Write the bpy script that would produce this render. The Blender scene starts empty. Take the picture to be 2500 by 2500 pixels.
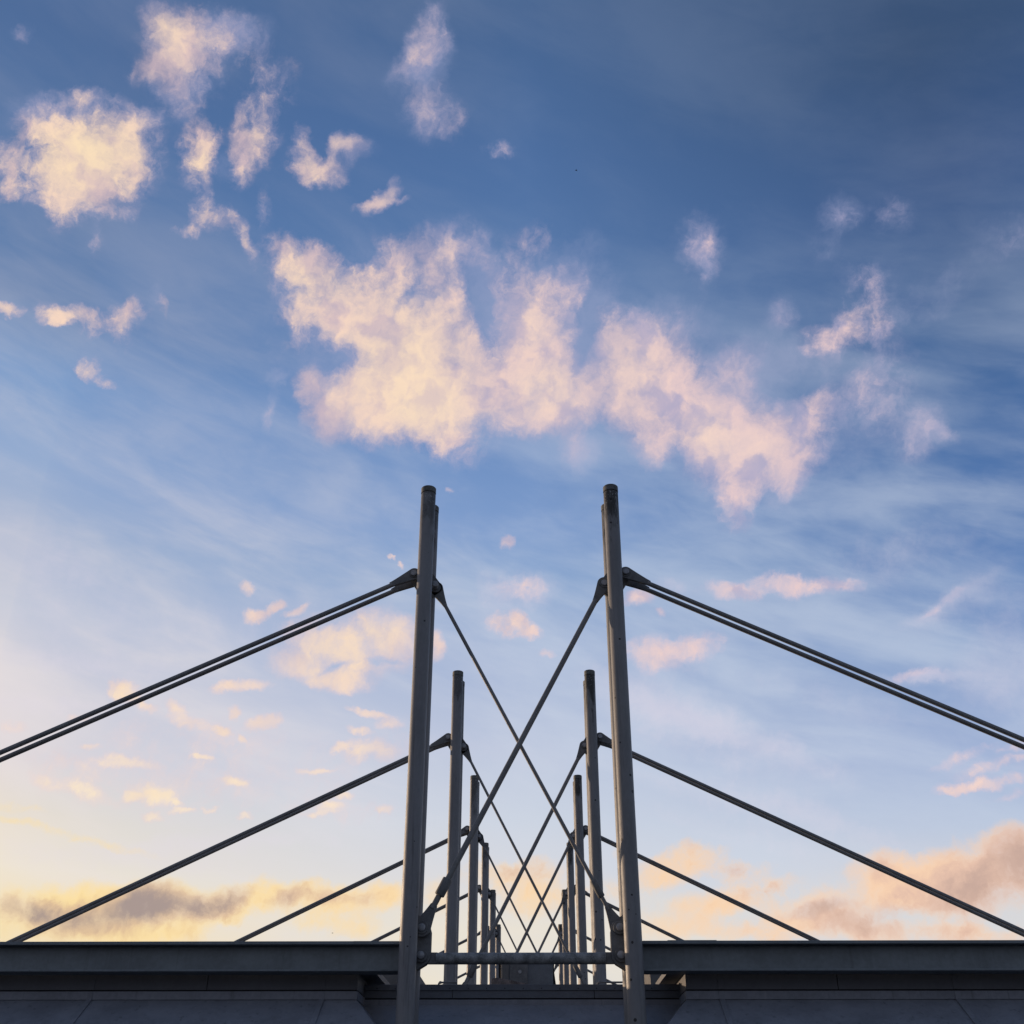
import bpy, bmesh, math, random
from mathutils import Vector, Matrix

random.seed(7)
S = bpy.context.scene
COL = S.collection
R = math.radians

# ------------------------------------------------------------------ camera
CAM = Vector((0.221, 0.0, 1.6))                 # eye height; masts stand at x = +-2
F_PX, PITCH, YAW, ROLL = 2713.4, R(29.993), R(-1.0514), R(0.0796)
fwd = Vector((math.sin(YAW) * math.cos(PITCH), math.cos(YAW) * math.cos(PITCH), math.sin(PITCH)))
r0 = Vector((math.cos(YAW), -math.sin(YAW), 0.0))
u0 = r0.cross(fwd)
rgt = math.cos(ROLL) * r0 + math.sin(ROLL) * u0
upv = -math.sin(ROLL) * r0 + math.cos(ROLL) * u0
cd = bpy.data.cameras.new("camera")
cd.sensor_width = 36.0
cd.lens = 36.0 * F_PX / 2500.0
cd.clip_start, cd.clip_end = 0.1, 5000.0
cam = bpy.data.objects.new("camera", cd)
COL.objects.link(cam)
M = Matrix((rgt, upv, -fwd)).transposed().to_4x4()
M.translation = CAM
cam.matrix_world = M
S.camera = cam

# ------------------------------------------------------------------ sun, exposure
SUN_AZ, SUN_EL = R(-58.0), R(5.0)               # azimuth from +Y, to the left of the view
SUN_STRENGTH = 3.6
sun_dir = Vector((math.sin(SUN_AZ) * math.cos(SUN_EL), math.cos(SUN_AZ) * math.cos(SUN_EL), math.sin(SUN_EL)))
sl = bpy.data.lights.new("sun", 'SUN')
sl.energy = SUN_STRENGTH
sl.angle = R(0.53)
sl.color = (1.0, 0.72, 0.48)
so = bpy.data.objects.new("sun", sl)
COL.objects.link(so)
so.rotation_euler = sun_dir.to_track_quat('Z', 'Y').to_euler()
so.location = (-60, 60, 30)

S.view_settings.view_transform = 'Standard'
S.view_settings.look = 'None'
S.view_settings.gamma = 1.0
S.view_settings.exposure = 0.0
S.cycles.adaptive_min_samples = 20
S.cycles.max_bounces = 4
S.cycles.diffuse_bounces = 3
S.cycles.glossy_bounces = 3


def lin(c):
    c = c / 255.0
    return c / 12.92 if c <= 0.04045 else ((c + 0.055) / 1.055) ** 2.4


def L3(rgb):
    return (lin(rgb[0]), lin(rgb[1]), lin(rgb[2]), 1.0)


# ------------------------------------------------------------------ sky (world)
SC = 2500.0 / 1932.0


def skydir(px, py):
    """direction of a place in the sky, given in degrees-like chart units of the cloud survey"""
    x, y = px * SC - 1250.0, 1250.0 - py * SC
    return (fwd * F_PX + rgt * x + upv * y).normalized()


world = bpy.data.worlds.new("World")
S.world = world
world.use_nodes = True
world.cycles.sampling_method = 'MANUAL'
world.cycles.sample_map_resolution = 256
NT = world.node_tree
NT.nodes.clear()


class G:
    def __init__(s, nt):
        s.nt = nt

    def put(s, sock, v):
        if v is None:
            return
        if isinstance(v, bpy.types.NodeSocket):
            s.nt.links.new(v, sock)
        else:
            sock.default_value = v

    def math(s, op, a, b=None, c=None, clamp=False):
        n = s.nt.nodes.new('ShaderNodeMath')
        n.operation = op
        n.use_clamp = clamp
        s.put(n.inputs[0], a)
        s.put(n.inputs[1], b)
        s.put(n.inputs[2], c)
        return n.outputs[0]

    def vmath(s, op, a, b=None, scale=None):
        n = s.nt.nodes.new('ShaderNodeVectorMath')
        n.operation = op
        s.put(n.inputs[0], a)
        if b is not None:
            s.put(n.inputs[1], b)
        if scale is not None:
            s.put(n.inputs['Scale'], scale)
        return n.outputs['Value'] if op in ('DOT_PRODUCT', 'LENGTH', 'DISTANCE') else n.outputs[0]

    def noise(s, vec, scale, detail=4.0, rough=0.55, lac=2.0, dist=0.0, color=False):
        n = s.nt.nodes.new('ShaderNodeTexNoise')
        s.put(n.inputs['Vector'], vec)
        s.put(n.inputs['Scale'], scale)
        s.put(n.inputs['Detail'], detail)
        s.put(n.inputs['Roughness'], rough)
        s.put(n.inputs['Lacunarity'], lac)
        s.put(n.inputs['Distortion'], dist)
        return n.outputs['Color'] if color else n.outputs[0]

    def smooth(s, v, a, b, lo=0.0, hi=1.0):
        n = s.nt.nodes.new('ShaderNodeMapRange')
        n.interpolation_type = 'SMOOTHSTEP'
        s.put(n.inputs['Value'], v)
        n.inputs['From Min'].default_value = a
        n.inputs['From Max'].default_value = b
        n.inputs['To Min'].default_value = lo
        n.inputs['To Max'].default_value = hi
        return n.outputs[0]

    def lmap(s, v, a, b, lo=0.0, hi=1.0):
        n = s.nt.nodes.new('ShaderNodeMapRange')
        s.put(n.inputs['Value'], v)
        n.inputs['From Min'].default_value = a
        n.inputs['From Max'].default_value = b
        n.inputs['To Min'].default_value = lo
        n.inputs['To Max'].default_value = hi
        return n.outputs[0]

    def mix(s, f, a, b, blend='MIX'):
        n = s.nt.nodes.new('ShaderNodeMix')
        n.data_type = 'RGBA'
        n.blend_type = blend
        s.put(n.inputs[0], f)
        s.put(n.inputs[6], a)
        s.put(n.inputs[7], b)
        return n.outputs[2]

    def ramp(s, v, stops):
        n = s.nt.nodes.new('ShaderNodeValToRGB')
        s.put(n.inputs[0], v)
        cr = n.color_ramp
        stops = sorted(stops)
        cr.elements[0].position, cr.elements[0].color = stops[0]
        cr.elements[1].position, cr.elements[1].color = stops[-1]
        for p, c in stops[1:-1]:
            e = cr.elements.new(p)
            e.color = c
        return n.outputs[0]

    def mapping(s, vec, loc=(0, 0, 0), rot=(0, 0, 0), scale=(1, 1, 1), typ='TEXTURE'):
        n = s.nt.nodes.new('ShaderNodeMapping')
        n.vector_type = typ
        s.put(n.inputs[0], vec)
        n.inputs[1].default_value = loc
        n.inputs[2].default_value = rot
        n.inputs[3].default_value = scale
        return n.outputs[0]

    def patch(s, chart, px, py, rx, ry, rot):
        """1 at the middle of an elliptic patch of sky, falling to 0 at its rim"""
        a = R(rot)
        c0 = to_chart(skydir(px, py))
        e1 = to_chart(skydir(px + rx * math.cos(a), py - rx * math.sin(a))) - c0
        e2 = to_chart(skydir(px + ry * math.sin(a), py + ry * math.cos(a))) - c0
        i = Matrix(((e1.x, e2.x), (e1.y, e2.y))).inverted()
        q11 = i[0][0] ** 2 + i[1][0] ** 2
        q12 = i[0][0] * i[0][1] + i[1][0] * i[1][1]
        q22 = i[0][1] ** 2 + i[1][1] ** 2
        cx, cy = c0
        quad = (-q11, -2 * q12, -q22)
        lina = (2 * (q11 * cx + q12 * cy), 2 * (q12 * cx + q22 * cy),
                1.0 - (q11 * cx * cx + 2 * q12 * cx * cy + q22 * cy * cy))
        return s.math('ADD', s.vmath('DOT_PRODUCT', chart[0], quad), s.vmath('DOT_PRODUCT', chart[1], lina), clamp=True)

    def field(s, chart, blobs, k=1.22):
        out = 0.0
        for n, b in enumerate(blobs):
            if n % 8 == 0 and n:          # evaluate in short batches: the shader stack is small
                chart = (s.fma(out, 1e-9, chart[0]), s.fma(out, 1e-9, chart[1]))
            px, py, rx, ry = b[:4]
            rot = b[4] if len(b) > 4 else 0
            w = b[5] if len(b) > 5 else 1.0
            f = s.patch(chart, px, py, rx * k, ry * k, rot)
            out = s.math('MULTIPLY_ADD', s.math('MULTIPLY', f, f), w, out)
        return out

    def fma(s, a, b, c):
        n = s.nt.nodes.new('ShaderNodeVectorMath')
        n.operation = 'MULTIPLY_ADD'
        s.put(n.inputs[0], a)
        n.inputs[1].default_value = (b, b, b)
        s.put(n.inputs[2], c)
        return n.outputs[0]

    def chart(s, vec):
        """tangent chart of the sky about a fixed point 30 degrees up in the +Y direction"""
        u = s.vmath('DOT_PRODUCT', vec, tuple(CH[0]))
        v = s.vmath('DOT_PRODUCT', vec, tuple(CH[1]))
        w = s.math('MAXIMUM', s.vmath('DOT_PRODUCT', vec, tuple(CH[2])), 0.02)
        u, v = s.math('DIVIDE', u, w), s.math('DIVIDE', v, w)
        q = s.nt.nodes.new('ShaderNodeCombineXYZ')
        s.put(q.inputs[0], s.math('MULTIPLY', u, u))
        s.put(q.inputs[1], s.math('MULTIPLY', u, v))
        s.put(q.inputs[2], s.math('MULTIPLY', v, v))
        l = s.nt.nodes.new('ShaderNodeCombineXYZ')
        s.put(l.inputs[0], u)
        s.put(l.inputs[1], v)
        l.inputs[2].default_value = 1.0
        return q.outputs[0], l.outputs[0]


CH = (Vector((1, 0, 0)), Vector((0, -0.5, math.sqrt(0.75))), Vector((0, math.sqrt(0.75), 0.5)))


def to_chart(d):
    w = d.dot(CH[2])
    return Vector((d.dot(CH[0]) / w, d.dot(CH[1]) / w))


g = G(NT)
tc = NT.nodes.new('ShaderNodeTexCoord')
D = g.vmath('NORMALIZE', tc.outputs['Generated'])
sep = NT.nodes.new('ShaderNodeSeparateXYZ')
NT.links.new(D, sep.inputs[0])
dx, dy, dz = sep.outputs
hor = g.math('SQRT', g.math('ADD', g.math('MULTIPLY', dx, dx), g.math('MULTIPLY', dy, dy)))
sinaz = g.math('DIVIDE', dx, hor)
cosaz = g.math('DIVIDE', dy, hor)


def column(px, ss):
    return [(max(0.0, skydir(px, y).z), L3(c)) for y, c in ss]


rampL = column(60, [(20, (72, 106, 156)), (300, (78, 116, 168)), (560, (92, 128, 178)), (700, (116, 154, 204)),
                    (850, (146, 172, 212)), (1000, (174, 187, 214)), (1150, (205, 208, 222)), (1300, (226, 218, 222)),
                    (1430, (236, 222, 220)), (1540, (246, 228, 198)), (1640, (250, 234, 204)), (1750, (253, 220, 138))])
rampC = column(966, [(20, (66, 100, 148)), (300, (72, 110, 164)), (500, (82, 121, 175)), (880, (110, 146, 200)),
                     (1000, (124, 157, 208)), (1100, (136, 167, 211)), (1250, (166, 184, 219)), (1400, (190, 201, 226)),
                     (1550, (208, 216, 231)), (1650, (222, 222, 228)), (1750, (240, 231, 216))])
rampR = column(1880, [(20, (52, 80, 120)), (300, (54, 86, 136)), (600, (62, 100, 152)), (850, (64, 108, 168)),
                      (1050, (80, 123, 184)), (1200, (104, 143, 198)), (1400, (146, 169, 214)), (1550, (182, 198, 226)),
                      (1650, (210, 214, 226)), (1760, (222, 220, 222))])
rampB = [(0.0, (0.32, 0.33, 0.42, 1)), (0.15, (0.24, 0.28, 0.40, 1)), (0.5, (0.12, 0.17, 0.29, 1)), (1.0, (0.07, 0.12, 0.23, 1))]
cL, cC, cR, cB = g.ramp(dz, rampL), g.ramp(dz, rampC), g.ramp(dz, rampR), g.ramp(dz, rampB)
tl = g.math('POWER', g.lmap(sinaz, -0.46, -0.02), 0.42)
tr = g.lmap(sinaz, 0.0, 0.46)
base = g.mix(tr, g.mix(tl, cL, cC), cR)
# the half of the sky away from the sunset
base = g.mix(g.smooth(cosaz, 0.72, -0.1), base, cB)
# glow round the low sun
sd = g.vmath('DOT_PRODUCT', D, tuple(sun_dir))
glow = g.math('POWER', g.math('MAXIMUM', sd, 0.0), 60.0)
base = g.mix(g.math('MULTIPLY', glow, 0.75), base, (1.2, 0.84, 0.38, 1))
# physical sky contributes to the blend
sky = NT.nodes.new('ShaderNodeTexSky')
sky.sky_type = 'NISHITA'
sky.sun_disc = False
sky.sun_elevation = SUN_EL
sky.sun_rotation = SUN_AZ
sky.dust_density = 1.5
nis = g.vmath('SCALE', sky.outputs[0], scale=0.12)
base = g.mix(0.08, base, nis)

# high thin veil, drawn out in long soft bands
vs = g.mapping(D, (0, 0, 0), (0, R(16), R(-10)), (1.0, 1.0, 0.30))
v1 = g.noise(vs, 4.2, 6.0, 0.52, dist=0.4)
v2 = g.noise(vs, 17.0, 6.0, 0.6, dist=0.6)
veil = g.smooth(g.math('ADD', g.math('MULTIPLY', v1, 0.82), g.math('MULTIPLY', v2, 0.18)), 0.36, 0.70)
veil = g.math('MULTIPLY', veil, g.smooth(dz, 0.74, 0.36, 0.06, 0.55))
base = g.mix(veil, base, g.mix(g.smooth(sinaz, -0.4, 0.1), L3((236, 226, 224)), L3((204, 214, 230))))

# --- cloud survey: (x, y, half width, half height, tilt, weight)
A = [  # bright ragged cumulus
    (165, 300, 106, 76, 8, 1.3), (225, 280, 62, 56, 0, .8), (150, 380, 52, 34, 40, .8), (70, 235, 44, 32, 0, .7), (130, 345, 60, 45, 0, .7),
    (10, 300, 34, 34, 0, .9), (15, 355, 32, 15, 0, .8),
    (298, 38, 38, 42, 0, .7), (345, 55, 38, 42, 0, .7), (335, 105, 56, 42, 0, .5), (300, 115, 50, 22, 30, .5),
    (512, 152, 50, 54, 10, .72), (492, 232, 38, 46, 0, .68), (470, 285, 32, 34, 0, .66), (425, 270, 30, 30, 0, .35), (374, 290, 30, 52, 5, .85), (384, 352, 15, 26, 0, .55),
    (376, 395, 17, 32, -15, .62), (350, 437, 28, 12, -8, .75), (415, 412, 28, 22, 0, .66), (450, 428, 13, 38, 20, .6), (470, 480, 12, 42, 25, .66),
    (575, 290, 20, 28, 15, .85), (600, 325, 46, 24, -12, 1.0), (648, 268, 24, 17, 0, .9), (628, 300, 16, 24, 0, .5),
    (725, 380, 36, 15, 35, .95), (745, 350, 10, 18, 0, .6), (700, 390, 30, 8, 15, .7), (762, 378, 18, 8, 0, .6),
    (10, 578, 36, 12, -8, 1.0), (95, 590, 30, 17, -25, .85), (165, 606, 26, 27, 0, 1.1), (130, 600, 25, 14, 0, .6),
    (240, 588, 32, 24, 20, .95), (224, 625, 20, 32, 10, .95), (165, 690, 28, 16, -10, .8), (190, 715, 34, 14, -25, .9), (222, 728, 24, 9, -12, .8),
    # the big sweep
    (565, 487, 62, 34, -15, 1.1), (610, 545, 84, 55, -20, 1.0), (690, 560, 70, 50, 0, .9), (655, 610, 60, 46, 20, .8), (560, 600, 36, 18, 10, .5),
    (770, 660, 96, 100, 20, 1.3), (800, 740, 120, 80, 0, 1.3), (740, 720, 80, 70, 0, .9), (640, 745, 66, 40, -10, .9), (610, 800, 34, 38, 10, .75),
    (690, 790, 70, 38, 0, .8), (850, 780, 70, 50, 0, .9), (820, 590, 66, 66, 0, .75), (730, 500, 40, 46, 20, .6), (800, 480, 60, 40, 20, .6), (850, 530, 36, 60, 15, .45),
    (790, 830, 50, 22, 0, .55), (575, 722, 22, 24, 0, .6),
    (1010, 560, 56, 60, 0, .85), (1005, 640, 66, 70, 5, .95), (1010, 720, 80, 70, 0, 1.05), (1060, 775, 66, 46, 0, .95), (940, 720, 44, 60, 10, .55), (995, 465, 50, 34, 30, .3),
    (1010, 800, 60, 26, 0, .6), (905, 650, 30, 70, 10, .3),
    (1185, 640, 58, 46, 0, .9), (1205, 700, 74, 70, 0, 1.05), (1220, 780, 64, 60, 0, 1.0), (1225, 850, 32, 34, 0, .75), (1150, 740, 40, 60, 0, .5), (1280, 720, 50, 50, 0, .6),
    (1315, 760, 70, 60, 30, .9), (1340, 825, 74, 56, 0, 1.05), (1420, 830, 90, 56, 0, 1.0), (1490, 830, 60, 66, 0, .9), (1400, 900, 60, 44, 0, .85),
    (1400, 955, 34, 44, -15, .75), (1540, 775, 44, 34, 35, .7), (1490, 895, 30, 36, 0, .65), (1400, 705, 50, 50, 40, .45),
    (1625, 608, 46, 40, 30, .78), (1570, 650, 56, 18, 12, .36),
    (958, 1023, 14, 13, 0, .9), (965, 1180, 40, 24, 0, 1.0), (1008, 1195, 22, 14, 0, .7), (1032, 1234, 16, 9, 0, .8), (846, 919, 9, 6, 0, .9),
    (742, 1053, 7, 3, -35, .9), (757, 1068, 4, 8, 25, .9),
    (1475, 1103, 52, 20, -8, 1.05), (1385, 1115, 46, 15, -5, .95), (1570, 1105, 56, 16, 5, .85), (1206, 1126, 28, 17, 0, .95), (1246, 1157, 10, 8, 0, .9),
    (1225, 1238, 50, 32, 0, 1.0), (1310, 1220, 66, 24, 8, .75),
    (464, 1107, 13, 17, 25, .9), (482, 1162, 24, 13, 0, .95), (515, 1145, 22, 10, 35, .7), (555, 1150, 26, 8, 25, .6),
    (600, 1205, 56, 36, 0, .75), (665, 1235, 64, 46, 0, .8), (720, 1190, 60, 42, 0, .85), (765, 1215, 40, 46, 0, .6), (565, 1260, 50, 26, -15, 1.0), (640, 1288, 56, 20, -8, .95),
    (455, 1294, 50, 13, 5, .95), (235, 1300, 34, 22, -15, 1.1), (265, 1325, 36, 11, -25, .8), (822, 1218, 18, 26, 0, .9),
    (335, 1335, 24, 13, -35, .9), (350, 1362, 34, 13, -15, .75), (440, 1347, 13, 11, -30, .9), (495, 1362, 32, 12, 18, 1.0), (418, 1381, 18, 8, -15, .9), (461, 1396, 10, 6, -40, .95),
    (700, 1347, 44, 7, -15, 1.0), (735, 1368, 24, 8, -5, .9), (678, 1377, 26, 7, -8, 1.0), (694, 1416, 44, 22, 0, 1.15), (640, 1410, 18, 9, 20, .9),
    (170, 1408, 20, 6, 0, .9), (240, 1440, 56, 10, -6, .9), (215, 1425, 18, 7, 0, .7), (378, 1430, 20, 5, 0, .8), (595, 1452, 28, 6, 0, .95), (445, 1474, 23, 9, -5, 1.0),
    (287, 1500, 38, 18, -8, 1.15), (242, 1503, 15, 9, 0, 1.0), (350, 1531, 23, 6, 0, 1.0), (285, 1540, 22, 8, -10, .9), (330, 1518, 16, 5, -10, .7),
    (620, 1522, 20, 9, 0, .75), (605, 1535, 26, 5, 0, .6), (720, 1527, 16, 8, 0, .8), (400, 1527, 14, 4, 0, .7), (118, 1480, 60, 14, -15, .5), (170, 1500, 46, 14, -15, .55),
    (590, 1540, 10, 5, 0, .8), (465, 1538, 14, 6, 0, .6), (150, 1360, 20, 8, 0, .5), (20, 1375, 26, 10, 0, .5), (650, 1503, 16, 5, 10, .7),
]
A += [  # ragged thin patches
    (365, 85, 70, 60, 0, 0.36), (425, 42, 34, 34, 0, .5), (465, 62, 34, 40, 0, .36), (340, 175, 50, 34, 20, .36), (805, 70, 34, 52, -12, 0.45), (785, 120, 50, 30, 20, 0.36),
    (800, 175, 34, 40, 0, 0.36), (822, 215, 44, 50, -10, .42), (1318, 460, 34, 60, -6, 0.30), (1335, 505, 34, 40, 0, 0.24), (1592, 402, 30, 28, 0, 0.36), (1680, 400, 32, 40, 0, 0.26),
    (1733, 815, 34, 50, -30, 0.37), (1775, 815, 36, 12, -20, .4), (1088, 855, 30, 26, 0, 0.35), (145, 190, 80, 24, 0, 0.36), (150, 178, 16, 22, 10, .4), (265, 215, 26, 20, 0, .42),
    (885, 470, 40, 50, 20, .42), (1030, 440, 24, 34, 30, .18), (870, 850, 40, 26, 0, .38), (1090, 560, 40, 60, 0, .36), (1270, 620, 50, 40, 0, .3), (1560, 655, 50, 24, 15, .36), (1650, 760, 80, 60, 30, .30),
    (980, 1105, 50, 30, 0, 0.40), (935, 288, 26, 18, 0, 0.30), (500, 395, 12, 28, -10, .42), (512, 790, 7, 32, -6, .5), (1465, 597, 26, 22, 0, 0.27), (210, 400, 36, 14, 0, .4),
    (300, 575, 10, 22, 10, .4), (175, 455, 12, 20, 0, .34), (45, 58, 16, 14, 0, .4), (430, 330, 40, 30, 20, .4), (660, 285, 40, 30, 0, .32), (575, 255, 12, 24, 10, .4),
    (1540, 640, 30, 20, 0, .3), (1640, 545, 30, 30, 40, .3), (1900, 445, 40, 30, 20, 0.19), (1730, 1275, 60, 10, 6, .5), (1790, 1130, 60, 9, 34, .4),
    # broken fields between the named clouds
    (760, 640, 230, 150, -10, .16), (1040, 650, 130, 150, 0, .18), (1290, 760, 230, 100, -28, .20), (640, 1220, 160, 80, 0, .22), (400, 1440, 330, 100, -6, .22), (180, 1480, 170, 50, -10, .16),
    (1350, 1110, 240, 30, 0, .14), (430, 300, 80, 110, -15, .1), (370, 110, 100, 70, 0, .14), (160, 300, 130, 100, 0, .12), (1620, 650, 120, 100, 30, .14), (740, 1390, 70, 50, 0, .2), (660, 1530, 110, 26, 0, .14), (1280, 1240, 90, 50, 0, .16),
    (1860, 1478, 76, 10, 6, .75), (1885, 1442, 50, 11, 15, .7), (1815, 1430, 60, 10, 25, .4), (1800, 1490, 40, 8, 10, .5), (1910, 1500, 50, 8, 12, .45), (1910, 1410, 36, 10, 10, .4), (1860, 1450, 100, 50, 10, .15),
    # clefts
    (912, 590, 20, 110, 14, -.55), (1108, 640, 16, 100, -14, -.55), (1128, 800, 14, 60, -20, -.35), (752, 572, 10, 42, -40, -.7), (645, 672, 40, 16, 30, -.5), (600, 605, 60, 30, -25, .5), (560, 640, 26, 16, 30, .3), (1480, 715, 44, 40, 20, -.6),
    (1270, 870, 16, 60, -25, -.45), (690, 480, 30, 20, -20, -.5), (905, 780, 10, 50, -10, -.3), (1350, 700, 30, 30, 0, -.3), (1450, 950, 16, 50, -20, -.35), (420, 300, 16, 50, -12, -.5),
    (170, 205, 60, 10, 0, -.3), (60, 320, 22, 30, 0, -.3), (150, 360, 18, 14, 0, -.35), (615, 300, 16, 14, 0, -.3), (690, 1212, 14, 40, 30, -.6), (625, 1262, 50, 8, 20, -.6), (720, 1245, 40, 7, -10, -.4), (610, 1180, 30, 8, 20, -.3), (1010, 1160, 14, 10, 0, -.3),
    (850, 640, 18, 70, 12, -.3), (1015, 500, 40, 14, 20, -.3),
]
W = [  # faint wisps
    (370, 85, 80, 64, 0, .8), (425, 45, 40, 36, 0, .8), (472, 60, 44, 48, 0, .55), (350, 160, 60, 30, 0, .5), (340, 200, 40, 40, 0, .35),
    (805, 75, 36, 60, -10, .85), (790, 125, 60, 34, 20, .75), (810, 195, 46, 66, 0, .7), (150, 200, 90, 30, 0, .55), (270, 220, 34, 24, 0, .5), (60, 220, 50, 40, 0, .5),
    (430, 320, 70, 30, 30, .45), (935, 287, 30, 20, 0, .45), (500, 395, 14, 34, -10, .4), (670, 280, 50, 26, 0, .4), (45, 58, 24, 16, 0, .45), (175, 445, 20, 34, 0, .35), (210, 400, 44, 16, 0, .5),
    (880, 470, 50, 60, 20, .5), (1080, 520, 70, 80, 0, .4), (940, 560, 40, 90, 10, .35), (1270, 610, 80, 50, 0, .35), (1420, 690, 70, 60, 35, .5),
    (1320, 470, 44, 66, 0, .65), (1330, 500, 24, 30, 0, .3), (1592, 400, 38, 36, 0, .75), (1680, 405, 44, 46, 0, .45), (1465, 597, 32, 28, 0, .6), (1900, 440, 70, 46, 15, .4),
    (1560, 470, 40, 40, 0, .3), (1640, 560, 60, 60, 40, .45), (1540, 660, 70, 34, 15, .5), (1770, 560, 90, 40, 40, .4), (1640, 720, 110, 60, 0, .42), (1630, 800, 80, 60, 40, .4),
    (1735, 815, 44, 56, -40, .7), (1780, 820, 40, 16, -20, .4), (1090, 858, 36, 32, 0, .7), (870, 850, 50, 30, 0, .45), (640, 690, 70, 60, 0, .3),
    (760, 640, 260, 170, -10, .45), (1040, 640, 140, 170, 0, .45), (1300, 760, 260, 120, -28, .5), (978, 1108, 62, 36, 0, .8), (930, 1165, 36, 60, 0, .25), (1380, 890, 120, 50, -20, .3), (512, 780, 10, 44, -8, .6), (525, 710, 18, 10, 30, .5),
    (1270, 1110, 30, 14, 0, .5), (1780, 1140, 90, 16, 28, .4), (1900, 1270, 120, 70, 0, .55), (1720, 1275, 90, 14, 4, .5), (1750, 1280, 34, 12, 0, .5), (1910, 1160, 80, 50, 0, .35),
    (250, 1620, 260, 30, -4, .5), (150, 1250, 200, 24, -8, .4), (80, 1330, 140, 20, -5, .4), (400, 1590, 200, 16, 3, .4), (1480, 1530, 260, 24, -14, .5), (1350, 1370, 260, 26, -22, .5), (1700, 1050, 200, 60, 10, .35), (1600, 1330, 200, 40, -15, .3),
    (1350, 1400, 240, 60, -25, .35), (1250, 1330, 120, 60, -20, .3), (1400, 1570, 220, 30, -15, .35), (60, 1030, 160, 60, -30, .35), (120, 1150, 220, 90, -12, .3), (500, 1170, 160, 60, 10, .3),
    (990, 1650, 100, 40, 0, .3), (290, 560, 14, 30, 0, .35), (545, 1400, 300, 30, 0, .2), (960, 1420, 200, 40, -10, .25), (400, 1560, 300, 40, -8, .3), (1820, 1130, 120, 30, 35, .3),
]
P = [(520, 1700, 300, 30, 4, .2), (160, 1730, 220, 40, 0, .3), (1450, 1700, 260, 60, 0, .13), (1750, 1680, 220, 60, 5, .15), (1000, 1680, 140, 50, 0, .12),  # low peach and golden clouds near the skyline
    (970, 1650, 90, 30, 0, .85), (1050, 1695, 60, 22, 0, .75), (1000, 1700, 50, 30, 0, .5), (1230, 1655, 40, 24, 0, .7), (1290, 1630, 70, 32, 15, 1.0), (1400, 1640, 52, 18, 8, .7), (1335, 1710, 70, 26, 8, .9), (1420, 1685, 70, 26, 15, .8),
    (1480, 1745, 60, 34, 20, 1.05), (1560, 1715, 90, 30, 5, .9), (1600, 1750, 90, 26, 0, .85), (1655, 1640, 56, 36, 0, .95), (1700, 1680, 60, 26, 0, .8), (1760, 1665, 100, 46, 0, 1.05), (1850, 1660, 110, 64, 12, 1.2), (1910, 1610, 60, 50, 0, 1.0),
    (1730, 1760, 110, 18, 0, .75), (1870, 1765, 90, 18, 0, .7), (1340, 1755, 80, 18, -5, .75), (1230, 1755, 50, 24, 0, .55), (1180, 1610, 22, 18, 0, .6), (1170, 1690, 40, 30, 0, .5),
    (60, 1715, 80, 40, 0, 1.0), (150, 1690, 60, 30, 0, .7), (230, 1725, 110, 46, 5, 1.2), (280, 1695, 70, 30, 15, .95), (380, 1715, 60, 34, 0, .95), (450, 1705, 60, 30, 12, .95), (500, 1672, 40, 26, 0, .8),
    (540, 1690, 60, 22, 15, .9), (615, 1690, 50, 24, 0, .9), (680, 1695, 60, 26, 0, .95), (735, 1690, 40, 26, 0, .8), (630, 1740, 60, 28, 0, .6), (560, 1740, 60, 20, 0, .4), (200, 1765, 120, 18, 0, .8), (330, 1760, 60, 18, 0, .6), (690, 1750, 40, 20, 0, .5), (830, 1690, 30, 30, 0, .6),
    (40, 1552, 110, 8, -10, .6), (190, 1592, 110, 9, -10, .55), (20, 1520, 60, 12, -10, .4),
]
DK = [  # where those low clouds are thick and turn grey
    (200, 1735, 150, 34, 5, 1.0), (275, 1697, 60, 30, 15, 1.0), (40, 1712, 80, 24, 0, .9), (385, 1710, 60, 26, 0, .9), (450, 1692, 36, 22, 20, .6), (540, 1692, 40, 18, 15, .7), (620, 1690, 36, 18, 0, .6), (690, 1695, 34, 16, 0, .5),
    (1600, 1735, 110, 26, 0, .75), (1540, 1712, 70, 14, 10, .7), (1430, 1685, 50, 16, 10, .5), (1660, 1640, 30, 24, 0, .5), (1890, 1655, 110, 60, 12, .85), (1780, 1690, 90, 34, 0, .6), (1920, 1610, 50, 40, 0, .5), (1750, 1762, 150, 16, 0, .4), (1390, 1640, 30, 12, 0, .5), (980, 1645, 60, 18, 0, .35),
]
HOT = [  # sunlit hearts of the cumulus
    (165, 290, 90, 62, 0, 1.0), (770, 690, 100, 110, 15, 1.0), (830, 770, 70, 50, 0, .6), (1035, 740, 60, 44, 0, .7), (1000, 620, 40, 50, 0, .4), (1200, 700, 60, 80, 0, .5), (1330, 820, 46, 46, 0, .8), (1420, 850, 60, 40, 0, .5), (600, 520, 60, 46, 0, .5),
    (375, 290, 24, 40, 0, .5), (320, 45, 40, 30, 0, .3), (600, 320, 40, 20, 0, .4), (1625, 612, 34, 28, 0, .45), (650, 1230, 120, 60, 0, 1.0), (740, 1180, 60, 40, 0, .7), (287, 1500, 40, 18, 0, .8), (694, 1416, 40, 20, 0, .6), (235, 1305, 40, 24, 0, .7), (965, 1180, 34, 20, 0, .4),
]
# turbulence bends the survey's outlines
n1 = g.noise(D, 9.0, 3.0, 0.55, color=True)
n2 = g.noise(D, 38.0, 5.0, 0.62, color=True)
half = (0.5, 0.5, 0.5)
w1 = g.vmath('SCALE', g.vmath('SUBTRACT', n1, half), scale=0.022)
w2 = g.vmath('SCALE', g.vmath('SUBTRACT', n2, half), scale=0.024)
DW = g.vmath('ADD', g.vmath('ADD', D, w1), w2)
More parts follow.
